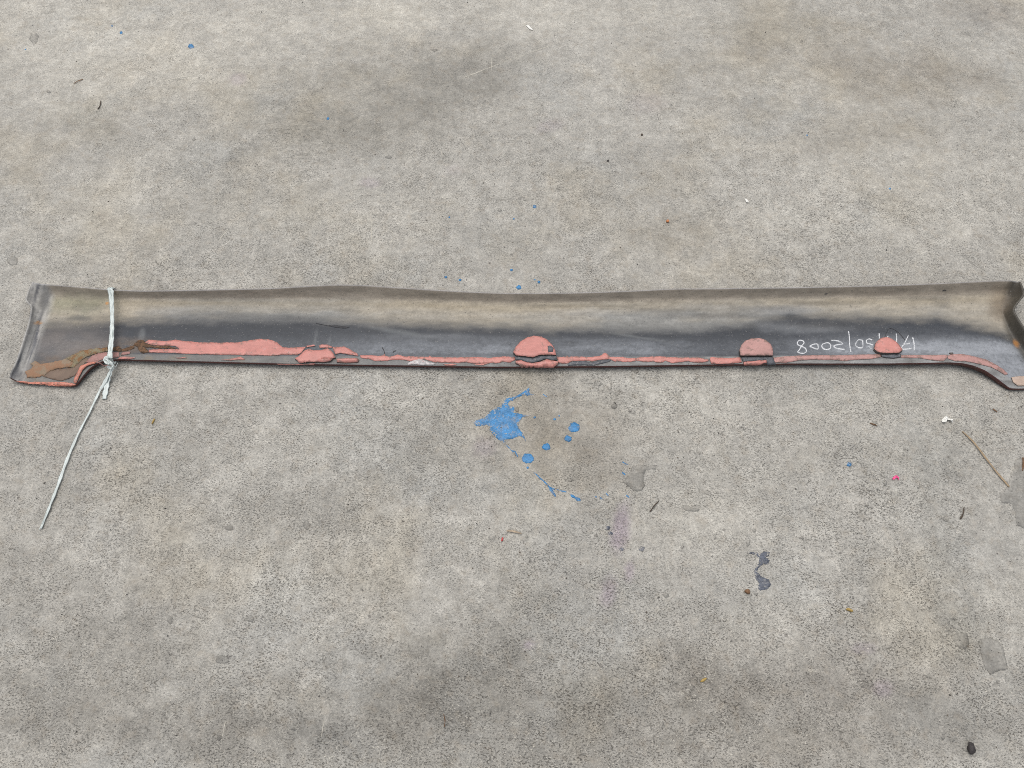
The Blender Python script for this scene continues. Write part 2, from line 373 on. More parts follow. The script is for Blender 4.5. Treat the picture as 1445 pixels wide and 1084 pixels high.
for i, (a, b, w0, w1) in enumerate([((726,636),(731,645),.9,.5),((753,666),(774,686),.6,.9),((774,686),(784,701),1.6,1.5),((775,688),(783,691),1.5,.6),((785,691),(800,695),.5,.9),((805,698),(819,707),1.3,2.0),((855,696.5),(859,699.5),.8,.7),((846.5,702),(850,705),.8,.8),((839.5,700.5),(842,702.5),.6,.6),((883.5,699),(888,702.5),.9,.8),((878,667),(882.5,670.5),.9,.9),((878,652),(886,656),.7,.4),((766,556),(772,560),.7,.4)]):
    floor_sheet('paint_drop', streak(a, b, w0 * 1.25, w1 * 1.25, i), M_BLUED, t=.0006, jit=.3, seed=60 + i, grid=2.5, step=1.0, edge_px=2)
dg = Z(840, 690, KB, [(1095,465),(1160,458),(1200,475),(1225,455),(1275,462),(1262,490),(1240,500),(1268,520),(1262,548),(1220,552),(1190,575),(1180,605),(1215,640),(1265,660),(1280,700),(1255,732),(1200,742),(1183,710),(1195,690),(1165,650),(1155,600),(1170,560),(1195,540),(1195,500),(1160,480)])
floor_sheet('paint_splash', dg, M_DGREY, t=.0006, jit=1.0, seed=5, grid=2.4, step=.9, label='small dark grey wiggly paint mark on the floor')
for i, (x, y, r) in enumerate([(857.5,745.5,3.6),(861,753,3.2),(905.5,774.5,4.6),(877,775,3.2),(186,1,1)][:4]):
    floor_sheet('paint_drop', disc(x, y, r, seed=70 + i, wob=.3), M_DGREY, t=.0006, jit=.5, seed=80 + i, grid=2.5, step=1)

# smooth skins of cement left on the open-grained floor
mc = N('smooth_cement'); cc, hh_, g_, p_ = concrete_nodes(mc); cc = mc.scale(cc, mc.math('MULTIPLY', mc.ramp(mc.noise(45, 5, .7), .3, .7, .60, .80), mc.ramp(mc.attr('edge', 'Fac'), 0, 1, 1, 1.04)))
mc.bump(hh_, .4, .0014); M_CEM = mc.out(cc, .72, .4)
KC, KD = 280 / 1445, 500 / 1411
cem = [Z(640, 530, KB, [(1235,775),(1270,730),(1300,665),(1345,645),(1420,660),(1480,655),(1475,685),(1400,690),(1385,720),(1390,800),(1370,840),(1320,845),(1270,810)]),
       Z(945, 700, KD, [(1120,560),(1140,545),(1185,548),(1192,590),(1175,612),(1140,600)]),
       Z(945, 700, KD, [(1240,570),(1280,562),(1325,590),(1335,640),(1345,690),(1300,700),(1275,712),(1250,680),(1238,620)]),
       Z(1150, 570, 295 / 1445, [(1380,385),(1440,372),(1600,380),(1600,860),(1445,855),(1390,840),(1385,760),(1360,690),(1290,685),(1270,620),(1330,575),(1350,490),(1375,440)]),
       Z(840, 690, KC, [(625,125),(680,130),(765,145),(750,165),(680,165),(640,150)]), Z(840, 690, KC, [(1095,380),(1125,370),(1130,405),(1105,420)]),
       disc(433,741,6,7,9,3,.3), disc(353,873,6,5,10,4,.2), disc(313,931,9,6,10,6,.3), disc(323,745,6,5,10,8,.3), disc(18,368,8,7,14,9,.1), disc(48,55,7,9,12,10,.3), disc(240,875,4,6,9,12,.3),
       disc(548,222,4.5,2.6,9,13,.3), disc(867,573,4.5,4,10,14,.2), disc(730,578,3.6,3.2,10,15,.3), disc(706,555,3.4,2.6,9,16,.3)]
_r = random.Random(5)
for _ in range(26): cem.append(disc(_r.uniform(20, 1430), _r.uniform(580, 1070), _r.uniform(1.8, 5.2), _r.uniform(1.6, 4.2), 8, _r.randint(0, 999), .38))
for _ in range(9): cem.append(disc(_r.uniform(20, 1430), _r.uniform(20, 380), _r.uniform(1.6, 4), _r.uniform(1.2, 2.6), 8, _r.randint(0, 999), .38))
for i, p in enumerate(cem): floor_sheet('cement_patch', p, M_CEM, t=.0008 if i < 4 else .0004, jit=1.6 if i < 4 else .8, seed=90 + i, grid=4.5, smoothness=.22)
# pale scratches and cracks
ms = N('pale_scratch'); M_SCR = ms.out(ms.scale((.47, .445, .38), ms.ramp(ms.noise(300, 3, .6), .2, .8, .75, 1.1)), .85)
for i, (a, b, ww) in enumerate([((652,111),(715,86),.7),((715,86),(791,59),.6),((694,76),(693,106),.6),((702,12),(703,26),.6),((523,300),(525,345),.9),((552,325),(556,336),.7),((556,336),(538,364),.8),((524,297),(536,308),.8),((228,116),(283,104),1.1),((622,210),(624,222),.6),((354,174),(385,150),.5),((310,338),(323,323),.9),((318,1018),(311,1050),.6),((453,1040),(457,1018),.6),((10,552),(34,543),1.0),((90,644),(112,633),.8),((1010,640),(1036,612),.5),((640,170),(660,162),.6),((785,143),(796,139),.5),((808,104),(815,101),.6)]):
    floor_sheet('scratch', streak(a, b, ww, ww * .6, i + 40), M_SCR, t=.0004, jit=.5, seed=140 + i, grid=3, step=1.2)

# ------------------------------------------------------------------ the side skirt
ZT = .0045
#            near flange rim .. far lip; each row: (px, py, z in mm)
ROWS = [
 # R0 near rim
 [(26,538,8),(60,541,7),(100,544,7),(106,544,8),(112,537,9),(118,529,10),(126,520,11),(138,512,11),(150,508,11),(168,507,11),(300,510.5,11),(420,513.5,11),(560,515.5,10.5),(700,517.5,10.5),(860,516.5,10.5),(1000,514.5,11),(1110,513,11.5),(1250,513,13),(1340,511.5,16),(1358,512.5,17),(1374,516,17),(1390,522.5,16),(1405,532.5,14),(1416,541,11),(1425,548,8),(1440,548.5,8),(1475,547,8)],
 # R1 inside corner of the flange
 [(32,529,8),(60,533,7),(98,536,7),(106,529,8),(112,520,9),(120,512,10),(132,504.5,10),(150,500,10),(168,499.5,10.5),(300,501,10.5),(420,502,10.5),(560,503,10),(700,504,10),(860,503.5,10),(1000,503,10.5),(1110,502,11),(1250,501,12),(1325,500,14),(1350,500.5,15),(1372,505,15),(1392,513,14),(1410,524,12),(1425,533,9),(1440,536,8),(1470,537,8)],
 # R2 lower trough
 [(43,498,6.5),(90,500,6.5),(130,491,6.5),(170,486,7),(300,487,7),(500,488,7),(700,489,7),(1000,488,7),(1250,486,7.5),(1350,486,8),(1400,493,7.5),(1446,506,7)],
 # R3 crease
 [(53,466,ZT*1e3),(150,457,5),(300,457,5),(500,458,5),(620,461,5),(760,465,5),(900,468,5),(1000,467,5),(1100,461,5),(1250,456,5),(1350,457,5),(1395,462,5),(1424,470,5.5)],
 # R4 upper slope
 [(64,438,7),(150,438,7.5),(300,438,7.5),(500,440,7.5),(700,445,7.5),(900,445,7.5),(1100,440,7.5),(1300,435,7.5),(1414,438,8)],
 # R5 foot of the lip
 [(68,417,11),(155,422,11.5),(300,422,11.5),(470,421,11.5),(600,424,11.5),(720,428,11.5),(900,425,11.5),(1100,421,11.5),(1300,418,11.5),(1419,414,12)],
 # R6 far edge
 [(58,401.5,28),(100,404.5,28),(155,409.5,27),(200,411.5,27),(300,409.5,28),(380,408,29),(440,404,32),(475,402.3,34),(520,403.5,33),(600,409,30),(650,412,28),(720,414.8,27),(800,414.3,27),(880,412,28),(950,408.3,30),(1100,407,30),(1250,403.5,30),(1350,399.5,31),(1400,396.5,32),(1428,396.2,33)],
]
LTOP = [(15,533,13),(16.5,527,14),(27.5,501,17),(39.5,463,19),(45,433,21),(37.5,421,25),(45,398,28)]
RTOP = [(1489,543,14),(1491,533,18),(1474,507,26),(1450,471,31),(1430,439,30),(1444,413,38),(1438.5,397,36)]
def pchip(xk, yk, x):
    xk = np.asarray(xk, float); h = np.diff(xk)[:, None]; d = np.diff(yk, axis=0) / h
    m = np.zeros_like(yk)
    w1 = 2 * h[1:] + h[:-1]; w2 = h[1:] + 2 * h[:-1]
    with np.errstate(divide='ignore', invalid='ignore'):
        hm = (w1 + w2) / (w1 / d[:-1] + w2 / d[1:])
    m[1:-1] = np.where(d[:-1] * d[1:] > 0, hm, 0); m[0] = d[0]; m[-1] = d[-1]
    i = np.clip(np.searchsorted(xk, x, 'right') - 1, 0, len(xk) - 2); t = ((x - xk[i]) / np.diff(xk)[i])[:, None]; hh = np.diff(xk)[i][:, None]
    return (2*t**3-3*t**2+1)*yk[i] + (t**3-2*t**2+t)*hh*m[i] + (-2*t**3+3*t**2)*yk[i+1] + (t**3-t**2)*hh*m[i+1]
NS, NC, NV = 820, 9, 74
def smooth1(a, k):
    ker = np.hanning(k + 2)[1:-1]; ker /= ker.sum(); return np.convolve(np.pad(a, k // 2, mode='edge'), ker, 'valid')
rowp = []
for ri, row in enumerate(ROWS):
    xs, ys, zs = (np.array(q, float) for q in zip(*row))
    s = np.linspace(0, 1, NS); px = xs[0] + s * (xs[-1] - xs[0])
    k = 5 if ri < 2 else 31
    py = smooth1(np.interp(px, xs, ys), k); zz = smooth1(np.interp(px, xs, zs), k)
    if ri >= 2: py += .35 * fbm(px / 60., 0 * px + ri * 7, 600, 3)
    base = Pn(px, py, zz / 1e3)
    cols = []
    for side, (tx, ty, tz) in ((0, LTOP[ri]), (1, RTOP[ri])):
        b = base[0 if side == 0 else -1]; t = Pn(tx, ty, tz / 1e3)
        seg = []
        for j in range(1, NC + 1):
            q = j / NC; hx = math.sin(q * math.pi / 2) ** .8; vz = 1 - math.cos(q * math.pi / 2)
            seg.append([b[0] + (t[0] - b[0]) * hx, b[1] + (t[1] - b[1]) * hx, b[2] + (t[2] - b[2]) * vz])
        cols.append(np.array(seg))
    rowp.append(np.vstack([cols[0][::-1], base, cols[1]]))
rowp = np.array(rowp)                                   # rows x columns x 3
NCOL = rowp.shape[1]
vk = np.array([0, .9, 2.0, 3.2, 4.2, 5.0, 6.0]); vv = np.linspace(0, 6, NV)
vv = np.sort(np.r_[vv, .8, .95, 4.9, 5.1]); NV = len(vv)
grid = np.zeros((NV, NCOL, 3))
for j in range(NCOL): grid[:, j] = pchip(vk, rowp[:, j], vv)
# gentle warp of the moulding
wx, wy = grid[..., 0], grid[..., 1]
grid[..., 2] += .0006 * fbm(wx * 9, wy * 22, 611, 3) * sst(0, .5, vv)[:, None] * (1 - sst(5.2, 6, vv))[:, None]
# the painted rim turned down along the near side
rim = grid[0].copy(); nx = np.gradient(rim[:, :2], axis=0); nn = np.stack([nx[:, 1], -nx[:, 0]], -1); nn /= np.maximum(np.linalg.norm(nn, axis=1, keepdims=True), 1e-9)
r1 = rim.copy(); r1[:, :2] += nn * .0012; r1[:, 2] -= .0022
r2 = rim.copy(); r2[:, :2] += nn * .0010; rpx = toPix(rim[:, 0], rim[:, 1], rim[:, 2])[0]; r2[:, 2] = np.maximum(rim[:, 2] - interp(rpx, [(0,.004),(1330,.0045),(1372,.009),(1440,.008)]), .0035)
full = np.concatenate([r2[None], r1[None], grid], 0); NR = full.shape[0]
ppx, ppy = toPix(full[..., 0], full[..., 1], full[..., 2])

# dirt, dust, bare plastic and some painted shade and sheen, as vertex colour
X, Y = ppx, ppy
plastic = np.array((.025, .029, .036))
c = np.empty(X.shape + (3,)); c[:] = plastic
fn = fbm(X / 3.0, Y / 2.2, 700, 3, .7); mn = fbm(X / 22., Y / 7., 710, 4, .6); ln = fbm(X / 90., Y / 14., 720, 4, .6)
crease = interp(X, [(0,462),(60,462),(150,456),(250,453),(330,452),(400,452),(500,457),(620,460),(760,466),(860,468),(960,470),(1060,460),(1110,446),(1180,450),(1260,452),(1330,452),(1400,468),(1445,482),(1500,490)])
up = 1 - sst(-15, 9, Y - crease + 6 * mn + 2.5 * fn)
beige = np.array((.43, .382, .30)); grey = np.array((.285, .28, .26)); brown = np.array((.32, .275, .22))
gsel = interp(X, [(0,.1),(180,.1),(290,.75),(400,.85),(480,.8),(560,.35),(640,.15),(780,.2),(860,.65),(1000,.75),(1120,.6),(1190,.3),(1445,.25)])
gsel = np.clip(gsel + .45 * ln + .25 * mn - .02 * (440 - Y) * interp(X, [(0, .5), (900, 1.), (1445, .3)]), 0, 1)
dustc = mixc(beige, grey, gsel)
amt = np.clip(.86 + .25 * mn + .12 * fn, .3, 1)
c = mixc(c, dustc, up * amt)
# dark streaks inside the dusty half
for k, (cx, cy, rx, ry, s) in enumerate([(62,424,10,12,.6),(68,412,6,5,.5),(112,449,26,5,.7),(120,434,22,7,.35),(330,445,60,5,.3),(930,438,60,3,.35),(1010,446,80,5,.42),(1080,436,50,4,.4),(1160,428,60,3,.45),(1290,421,60,3,.35),(1330,424,12,8,.4),(765,432,40,2.5,.35),(880,432,60,2,.3),(1120,460,60,6,.4),(1180,462,60,5,.3),(430,450,30,3,.3),(300,455,40,4,.3),(1190,455,40,5,.3)]):
    b = blob(X, Y, cx, cy, rx, ry, 800 + k, 0, .8, .7); c = mixc(c, (.07, .07, .07), b * s)
# lip
lipf = sst(4.75, 5.25, np.r_[-.2, -.1, vv])[:, None] * np.ones_like(X)
c = mixc(c, brown * (1 + .25 * mn[..., None]), lipf * .8)
c = mixc(c, (.30, .25, .17), (1 - np.abs(sst(4.2, 5.1, np.r_[-.2, -.1, vv])[:, None] * 2 - 1)) * (.45 + .4 * ln) * interp(X, [(0,.2),(250,.9),(450,.7),(600,.9),(900,.8),(1445,.6)]))
# greenish film on the left, grey brown film in the lower left corner
c = mixc(c, (.22, .225, .15), blob(X, Y, 105, 428, 55, 16, 830, 0, .9, .5) * .55)
c = mixc(c, (.185, .162, .145), blob(X, Y, 105, 490, 62, 30, 831, -.1, .8, .35) * (.72 + .2 * mn))
c = mixc(c, (.06, .062, .066), blob(X, Y, 72, 497, 10, 9, 832, 0, .8, .8) * .55)
c = mixc(c, (.06, .062, .066), blob(X, Y, 105, 477, 16, 5, 833, 0, .9, .8) * .5)
c = mixc(c, (.20, .19, .16), blob(X, Y, 60, 532, 40, 6, 835, 0, .8, .5) * .7)
# thin veil of dust with sky sheen painted in, lower trough, heavier to the right
low = sst(2, 14, Y - crease)
veil = interp(X, [(0,.1),(200,.16),(420,.2),(520,.5),(700,.55),(760,.4),(900,.55),(1000,.2),(1090,.24),(1150,.5),(1230,.8),(1300,1.0),(1400,1.05),(1500,1.0)]) * np.clip(.85 + .4 * mn + .3 * fn, 0, 1.6) * interp(Y, [(450,.03),(470,.12),(480,.5),(491,1.15),(497,1.1),(501,.7),(520,.9)])
c = mixc(c, (.29, .305, .325), np.clip(low * veil, 0, .88))
for k, (cx, cy, rx, ry) in enumerate([(445,478,3,14),(465,482,2,10),(200,474,4,10),(560,468,40,3),(900,476,40,2)]):
    c = mixc(c, (.2, .21, .21), blob(X, Y, cx, cy, rx, ry, 850 + k, .15, .9, .5) * .4)
# flange strip: grey, scuffed
fl = 1 - sst(.75, 1.0, np.r_[-.2, -.1, vv])[:, None] * np.ones_like(X)
c = mixc(c, mixc(np.array((.16, .155, .145)), (.34, .34, .33), np.clip(.5 + mn, 0, 1) * interp(X, [(0,.3),(200,.3),(520,.5),(700,.7),(1445,.8)])), fl * .85)
c = mixc(c, (.20, .15, .085), fl * np.clip(mn * 1.4, 0, 1) * interp(X, [(0,.6),(300,.7),(430,.3),(520,.05),(1445,0)]))
# end walls
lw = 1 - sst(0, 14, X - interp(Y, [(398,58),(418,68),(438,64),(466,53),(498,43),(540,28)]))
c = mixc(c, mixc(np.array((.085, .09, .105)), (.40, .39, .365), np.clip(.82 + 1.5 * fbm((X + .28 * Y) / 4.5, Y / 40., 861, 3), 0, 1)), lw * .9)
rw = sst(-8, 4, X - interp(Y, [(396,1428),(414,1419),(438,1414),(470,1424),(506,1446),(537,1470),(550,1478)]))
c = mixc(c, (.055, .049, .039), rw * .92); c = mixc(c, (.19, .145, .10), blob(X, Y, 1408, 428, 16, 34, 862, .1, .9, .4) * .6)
c = mixc(c, (.42, .19, .05), blob(X, Y, 1434, 485, 4, 7, 863, -.5, .6, .4) * .75)
c = mixc(c, (.45, .23, .08), blob(X, Y, 54, 455.5, 6, 1.6, 864, 0, .5, .2) * .9)
c = mixc(c, (.55, .26, .08), blob(X, Y, 151, 428, 2.5, 1.8, 865, 0, .5, .2) * .9)
dl = np.abs(Y - interp(X, [(30,527),(60,515),(100,508),(120,500),(150,494),(200,489),(260,487)]))
c = mixc(c, (.15, .105, .07), np.exp(-(dl / (9 + 5 * mn)) ** 2) * sst(25, 45, X) * (1 - sst(190, 250, X)) * np.clip(.5 + .9 * mn + .5 * fn, 0, .85))
for k, (cx, cy, rx, ry, s) in enumerate([(1110,437,55,6,.3),(1160,466,60,6,.28),(1095,462,30,8,.2),(620,476,60,5,.25),(830,440,80,5,.2),(230,440,40,8,.25),(1010,432,60,4,.22)]):
    c = mixc(c, (.29, .30, .31), blob(X, Y, cx, cy, rx, ry, 880 + k, 0, .9, .7) * s)  # pale grey blobs; one on the right is a painted bluish reflection
fs_ = fbm(X / 40., Y / 1.6, 890, 3, .6); c = c * (1 + .12 * fs_ * sst(0, 20, crease - Y + 30))[..., None]
lb = X - interp(Y, [(398,58),(418,67),(438,62),(466,50),(498,40),(530,29),(540,26)])
for off_, wd, st_ in ((0, 1.5, .7), (-8, .8, .45)):
    c = mixc(c, (.035, .037, .045), np.exp(-((lb - off_ - 1.5 * mn) / wd) ** 2) * st_ * sst(425, 445, Y) * np.clip(.8 + mn, 0, 1))  # shade painted into the crease at the foot of the left wall
c = mixc(c, (.05, .05, .05), blob(X, Y, 62, 424, 8, 13, 871, .2, .9, .5) * .75)  # shading painted into the upper left corner
c = mixc(c, (.04, .042, .05), blob(X, Y, 22, 527, 9, 9, 872, 0, .7, .4) * .7)
c[-1] = c[-1] * .35 + np.array((.30, .30, .305)) * .65  # far edge row painted paler, as if catching the light
c = np.clip(c * (1 + .10 * fn[..., None]), .015, .6)
gl = np.clip(1 - (c.mean(-1) - .06) / .2, 0, 1)           # clean plastic keeps more of its sheen

m = N('dirty_moulded_plastic'); col = m.attr('dirt'); sh = m.attr('sheen', 'Fac')
f1 = m.noise(420, 3, .6); f2 = m.noise(95, 5, .65, stretch=(.35, 1, 1, 0))
col = m.scale(col, m.math('MULTIPLY', m.ramp(f1, .25, .75, .90, 1.10), m.ramp(f2, .25, .75, .88, 1.12)))
spk = m.ramp(m.noise(360, 2, .5, off=(3, 9, 0)), .66, .72, 0, .4); col = m.mix(spk, col, (.30, .29, .27))
spd = m.ramp(m.noise(300, 2, .5, off=(6, 1, 0)), .67, .73, 0, .55); col = m.mix(spd, col, (.05, .05, .05))
m.bump(m.math('ADD', m.math('MULTIPLY', f1, .6), m.math('MULTIPLY', m.noise(900, 2, .5), .6)), .35, .0006)
M_PLAS = m.out(col, m.ramp(sh, 0, 1, .8, .5), m.ramp(sh, 0, 1, .2, .36))
M_MAROON = mat_simple('maroon_paint', (.058, .016, .012), .34, .25, 120, .5, .08, dirt=(.10, .085, .07), dirt_lo=.6)

skirt = bpy.data.objects.new('side_skirt', None); COL.objects.link(skirt)
skirt.location = P(742, 470, 0); bpy.context.view_layer.update()
tag(skirt, 'long dirty car side skirt lying hollow side up with pink sealant along its near edge', 'car panel')
INV = -Vector(skirt.location)
def skirt_part(name, v, f, mats, smooth=True, label=None):
    off = np.array(INV); me = mesh(name, np.asarray(v) + off, f); o = link(name, me, mats, skirt, smooth)
    if label: o['label'] = label
    return o
ids = np.arange(NR * NCOL).reshape(NR, NCOL)
quads = np.stack([ids[:-1, :-1], ids[:-1, 1:], ids[1:, 1:], ids[1:, :-1]], -1).reshape(-1, 4)
shell = skirt_part('moulded_shell', full.reshape(-1, 3), quads.tolist(), [M_PLAS, M_MAROON])
set_col(shell.data, 'dirt', c.reshape(-1, 3)); set_flt(shell.data, 'sheen', gl.ravel())  # this attribute also carries the painted sheen and shade
mi = np.zeros(len(quads), np.int32); mi[:(NCOL - 1) * 2] = 1; mi[(NCOL - 1):(NCOL - 1) * 2] = 1
shell.data.polygons.foreach_set('material_index', mi)
so = shell.modifiers.new('thickness', 'SOLIDIFY'); so.thickness = .0026; so.offset = -1; so.material_offset = 1; so.material_offset_rim = 0; so.use_even_offset = False

bv = BVHTree.FromPolygons([tuple(q) for q in full.reshape(-1, 3)], quads.tolist())
CAMV = Vector((0, 0, CAM_H))
nrm = np.zeros_like(full); du = np.gradient(full, axis=1); dv = np.gradient(full, axis=0); nrm = np.cross(du, dv); nrm /= np.maximum(np.linalg.norm(nrm, axis=-1, keepdims=True), 1e-9)
nflat = nrm.reshape(-1, 3)
def on_skirt(px, py):
    d = Vector(ray(px, py)).normalized(); h = bv.ray_cast(CAMV, d)
    if h[0] is None:
        q = P(px, py, .018); h = bv.find_nearest(q)
    qd = quads[h[2]]; n = Vector(nflat[qd].mean(0)).normalized()
    if n.z < 0: n = -n
    return h[0], n
def skirt_sheet(name, pts, mats, t=.0012, jit=.5, seed=1, grid=3.2, step=1.4, rough=0., dome=0., label=None, edge_px=3):
    v2, tris, be, ed = triangulate(pts, step, jit, grid, seed)
    k = len(v2); top = []; bot = []
    rr = fbm(v2[:, 0] / 4.5, v2[:, 1] / 3.5, seed + 77, 3, .65)
    for i in range(k):
        p, n = on_skirt(*v2[i]); e = min(ed[i] / edge_px, 1.0)
        hgt = t * (.82 + .18 * math.sqrt(e)) + rough * (rr[i] * .5 + .5) * e + dome * math.sqrt(e)
        top.append(tuple(p + n * hgt)); bot.append(tuple(p - n * .0012))
    top = np.array(top)
    f = [t_[::-1] if signed(top, t_) < 0 else t_ for t_ in tris]; nf = len(f)
    f += [(a, b, b + k, a + k) for a, b in be]
    o = skirt_part(name, np.vstack([top, np.array(bot)]), f, mats, True, label)
    if isinstance(mats, list):
        mi = np.zeros(len(f), np.int32); mi[nf:] = 1; o.data.polygons.foreach_set('material_index', mi)
    e = 1 - np.clip(ed / edge_px, 0, 1); set_flt(o.data, 'edge', np.r_[e, e])
    fs = np.ones(len(f), bool); fs[nf:] = False; o.data.polygons.foreach_set('use_smooth', fs)
    return o

def mat_sealant(name, col, dirt=(.19, .13, .105), lo=.55, rough=.42):
    m = N(name); e = m.attr('edge', 'Fac')
    c = m.scale(col, m.math('MULTIPLY', m.ramp(m.noise(45, 4, .6), .25, .75, .90, 1.08), m.ramp(m.noise(260, 3, .6, stretch=(.4, 1, 1, .2)), .25, .75, .93, 1.06)))
    scr = m.ramp(m.noise(130, 4, .7, off=(7, 1, 2), stretch=(.12, 1.4, 1, .08)), .60, .72)
    c = m.mix(m.math('MULTIPLY', scr, .6), c, tuple(q * .62 + .03 for q in col))
    pal = m.ramp(m.noise(75, 5, .7, off=(2, 7, 9)), .55, .75, 0, .4); c = m.mix(pal, c, tuple(q * .6 + .22 for q in col))
    dm = m.math('ADD', m.noise(110, 5, .7, off=(1, 2, 3)), m.math('MULTIPLY', e, .10))
    c = m.mix(m.ramp(dm, lo, lo + .14, 0, .75), c, dirt)
    m.bump(m.math('ADD', m.noise(160, 4, .6), m.math('MULTIPLY', m.noise(500, 2, .5), .4)), .3, .0012); return m.out(c, rough, .4)
PINK = mat_sealant('pink_sealant', (.50, .21, .178), lo=.565)
PINKD = mat_sealant('dusty_pink_sealant', (.42, .235, .21), lo=.54, rough=.6)
SALM = mat_sealant('salmon_sealant', (.53, .20, .14), lo=.57)
CREAM = mat_sealant('beige_sealant', (.45, .34, .27), lo=.64, rough=.6)
MAUVE = mat_sealant('faded_mauve_sealant', (.33, .175, .155), (.14, .10, .08), lo=.58, rough=.6)
M_EDGE = mat_simple('dark_adhesive', (.085, .07, .062), .6, .3, 250)
M_GREYAD = mat_simple('grey_adhesive', (.085, .09, .10), .5, .25, 200, dirt=(.2, .19, .18))
M_PALE = mat_simple('pale_residue', (.45, .43, .42), .65, .35, 200, b=.6, dirt=(.40, .22, .2), dirt_lo=.55)
mm = N('rusty_mud'); k1 = mm.ramp(mm.noise(75, 5, .65), .42, .58); k2 = mm.ramp(mm.noise(190, 4, .7, off=(4, 4, 4)), .52, .66)
cm = mm.mix(k1, (.215, .115, .055), (.22, .19, .125)); cm = mm.mix(mm.math('MULTIPLY', k2, .6), cm, (.10, .065, .035)); mm.bump(mm.noise(210, 5, .7), .7, .002); M_MUD = mm.out(cm, .85, .2)
mm = N('rusty_film'); k1 = mm.ramp(mm.noise(60, 4, .6), .45, .62); k2 = mm.ramp(mm.noise(170, 4, .7, off=(4, 4, 4)), .50, .66)
cm = mm.mix(k1, (.265, .155, .095), (.25, .19, .135)); cm = mm.mix(mm.math('MULTIPLY', k2, .5), cm, (.22, .19, .13)); mm.bump(mm.noise(210, 4, .6), .4, .0015); M_RUST = mm.out(cm, .8, .25)
M_SMEAR = mat_simple('brown_adhesive', (.155, .108, .078), .55, .16, 70, .35, .3)
M_BROWNC = mat_simple('brown_crust', (.145, .085, .05), .85, .4, 160, .2, .8, dirt=(.05, .04, .03), dirt_lo=.5)

K1 = 260 / 1445
def z1(p): return Z(0, 380, K1, p)
def z2(p): return Z(140, 380, K1, p)
def z3(p): return Z(380, 380, K1, p)
def z4(p): return Z(620, 380, K1, p)
def z5(p): return Z(860, 380, K1, p)
def z6(p): return Z(1090, 380, K1, p)
def z7(p): return Z(1265, 380, 180 / 1001, p)
PE = [PINK, M_EDGE]
# left foot
skirt_sheet('brown_adhesive', z1([(340,842),(390,800),(440,788),(560,775),(640,715),(690,695),(690,715),(640,770),(590,835),(530,862),(480,877),(420,868)]), [M_SMEAR, M_EDGE], .0008, .5, 2)
skirt_sheet('rust_deposit', z1([(200,800),(245,785),(262,760),(243,742),(270,718),(320,742),(400,735),(500,712),(530,705),(580,735),(560,765),(520,775),(440,785),(390,802),(350,840),(270,852),(215,852)]), [M_RUST, M_EDGE], .0011, 1.5, 3, rough=.0008)
skirt_sheet('dried_mud', z1([(500,712),(560,680),(640,640),(740,625),(845,612),(855,645),(780,658),(700,682),(640,716),(585,772),(540,772),(575,735),(530,705)]), [M_MUD, M_EDGE], .0012, 1.6, 4, rough=.0022, grid=2.2)
skirt_sheet('sealant_strip', z1([(675,730),(720,682),(780,660),(860,650),(935,655),(938,690),(870,702),(800,712),(720,742)]), [MAUVE, M_EDGE], .0010, .6, 5)
skirt_sheet('sealant_strip', z1([(583,890),(588,860),(615,808),(635,765),(690,742),(745,728),(760,736),(740,748),(690,762),(655,795),(628,845),(608,888),(596,900)]), [SALM, M_EDGE], .0030, .4, 6, dome=.0015, grid=2.2)
skirt_sheet('sealant_strip', z1([(118,876),(180,878),(250,886),(480,888),(560,893),(600,905),(560,916),(400,913),(260,904)]), [SALM, M_EDGE], .0022, .4, 7, dome=.001, grid=2.2)
skirt_sheet('sealant_strip', z2([(168,668),(190,652),(246,648),(242,666),(172,678)]), [MAUVE, M_EDGE], .001, .4, 8)
skirt_sheet('sealant_strip', z2([(145,706),(170,688),(240,686),(287,697),(230,707)]), PE, .001, .4, 9)
skirt_sheet('dried_mud', z1([(880,640),(890,612),(930,608),(960,625),(1010,612),(1050,595),(1060,620),(1000,640),(940,648)]), [M_BROWNC, M_EDGE], .0008, 1.6, 10, rough=.0012, grid=2.2)
skirt_sheet('dried_mud', z2([(272,600),(296,570),(322,553),(352,562),(362,580),(392,598),(440,604),(540,604),(615,622),(560,626),(470,624),(400,616),(352,618),(388,640),(390,655),(345,662),(310,640),(300,610)]), [M_BROWNC, M_EDGE], .0010, 1.5, 11, rough=.0018, grid=2.2)
# long patch and the pieces round the first clip
big = z2([(360,575),(390,557),(450,560),(520,566),(600,555),(680,566),(780,575),(960,578),(1090,575),(1180,560),(1250,549),(1330,551),(1390,570),(1420,600),(1440,612),(1484,618),(1574,612),(1624,612),(1600,640),(1584,660),(1554,672),(1434,672),(1374,680),(1300,678),(1100,675),(850,670),(700,665),(600,660),(500,657),(390,655),(390,633),(470,629),(560,627),(632,629),(600,606),(540,601),(440,600),(385,590)])
skirt_sheet('sealant_patch', big, PE, .0009, .6, 12, grid=3.4, label='long wide patch of smooth pink sealant')
skirt_sheet('sealant_strip', z3([(288,606),(350,594),(363,605),(300,614)]), PE, .0016, .2, 13, grid=2)
skirt_sheet('sealant_strip', z3([(390,601),(410,594),(460,595),(497,612),(490,620),(395,620)]), PE, .0016, .2, 14, grid=2)
skirt_sheet('sealant_patch', z3([(497,615),(590,610),(640,635),(690,665),(697,682),(630,673),(560,662),(520,670),(505,645)]), PE, .0016, .4, 15)
skirt_sheet('clip_cover', z3([(205,710),(245,685),(280,650),(310,637),(360,648),(410,645),(460,632),(490,648),(525,700),(490,712),(430,712),(380,735),(240,738)]), PE, .0050, .6, 16)
skirt_sheet('sealant_bead', z3([(528,706),(620,704),(690,702),(707,715),(697,735),(600,738),(532,735)]), PE, .0026, .3, 17, dome=.004, grid=2, edge_px=4)
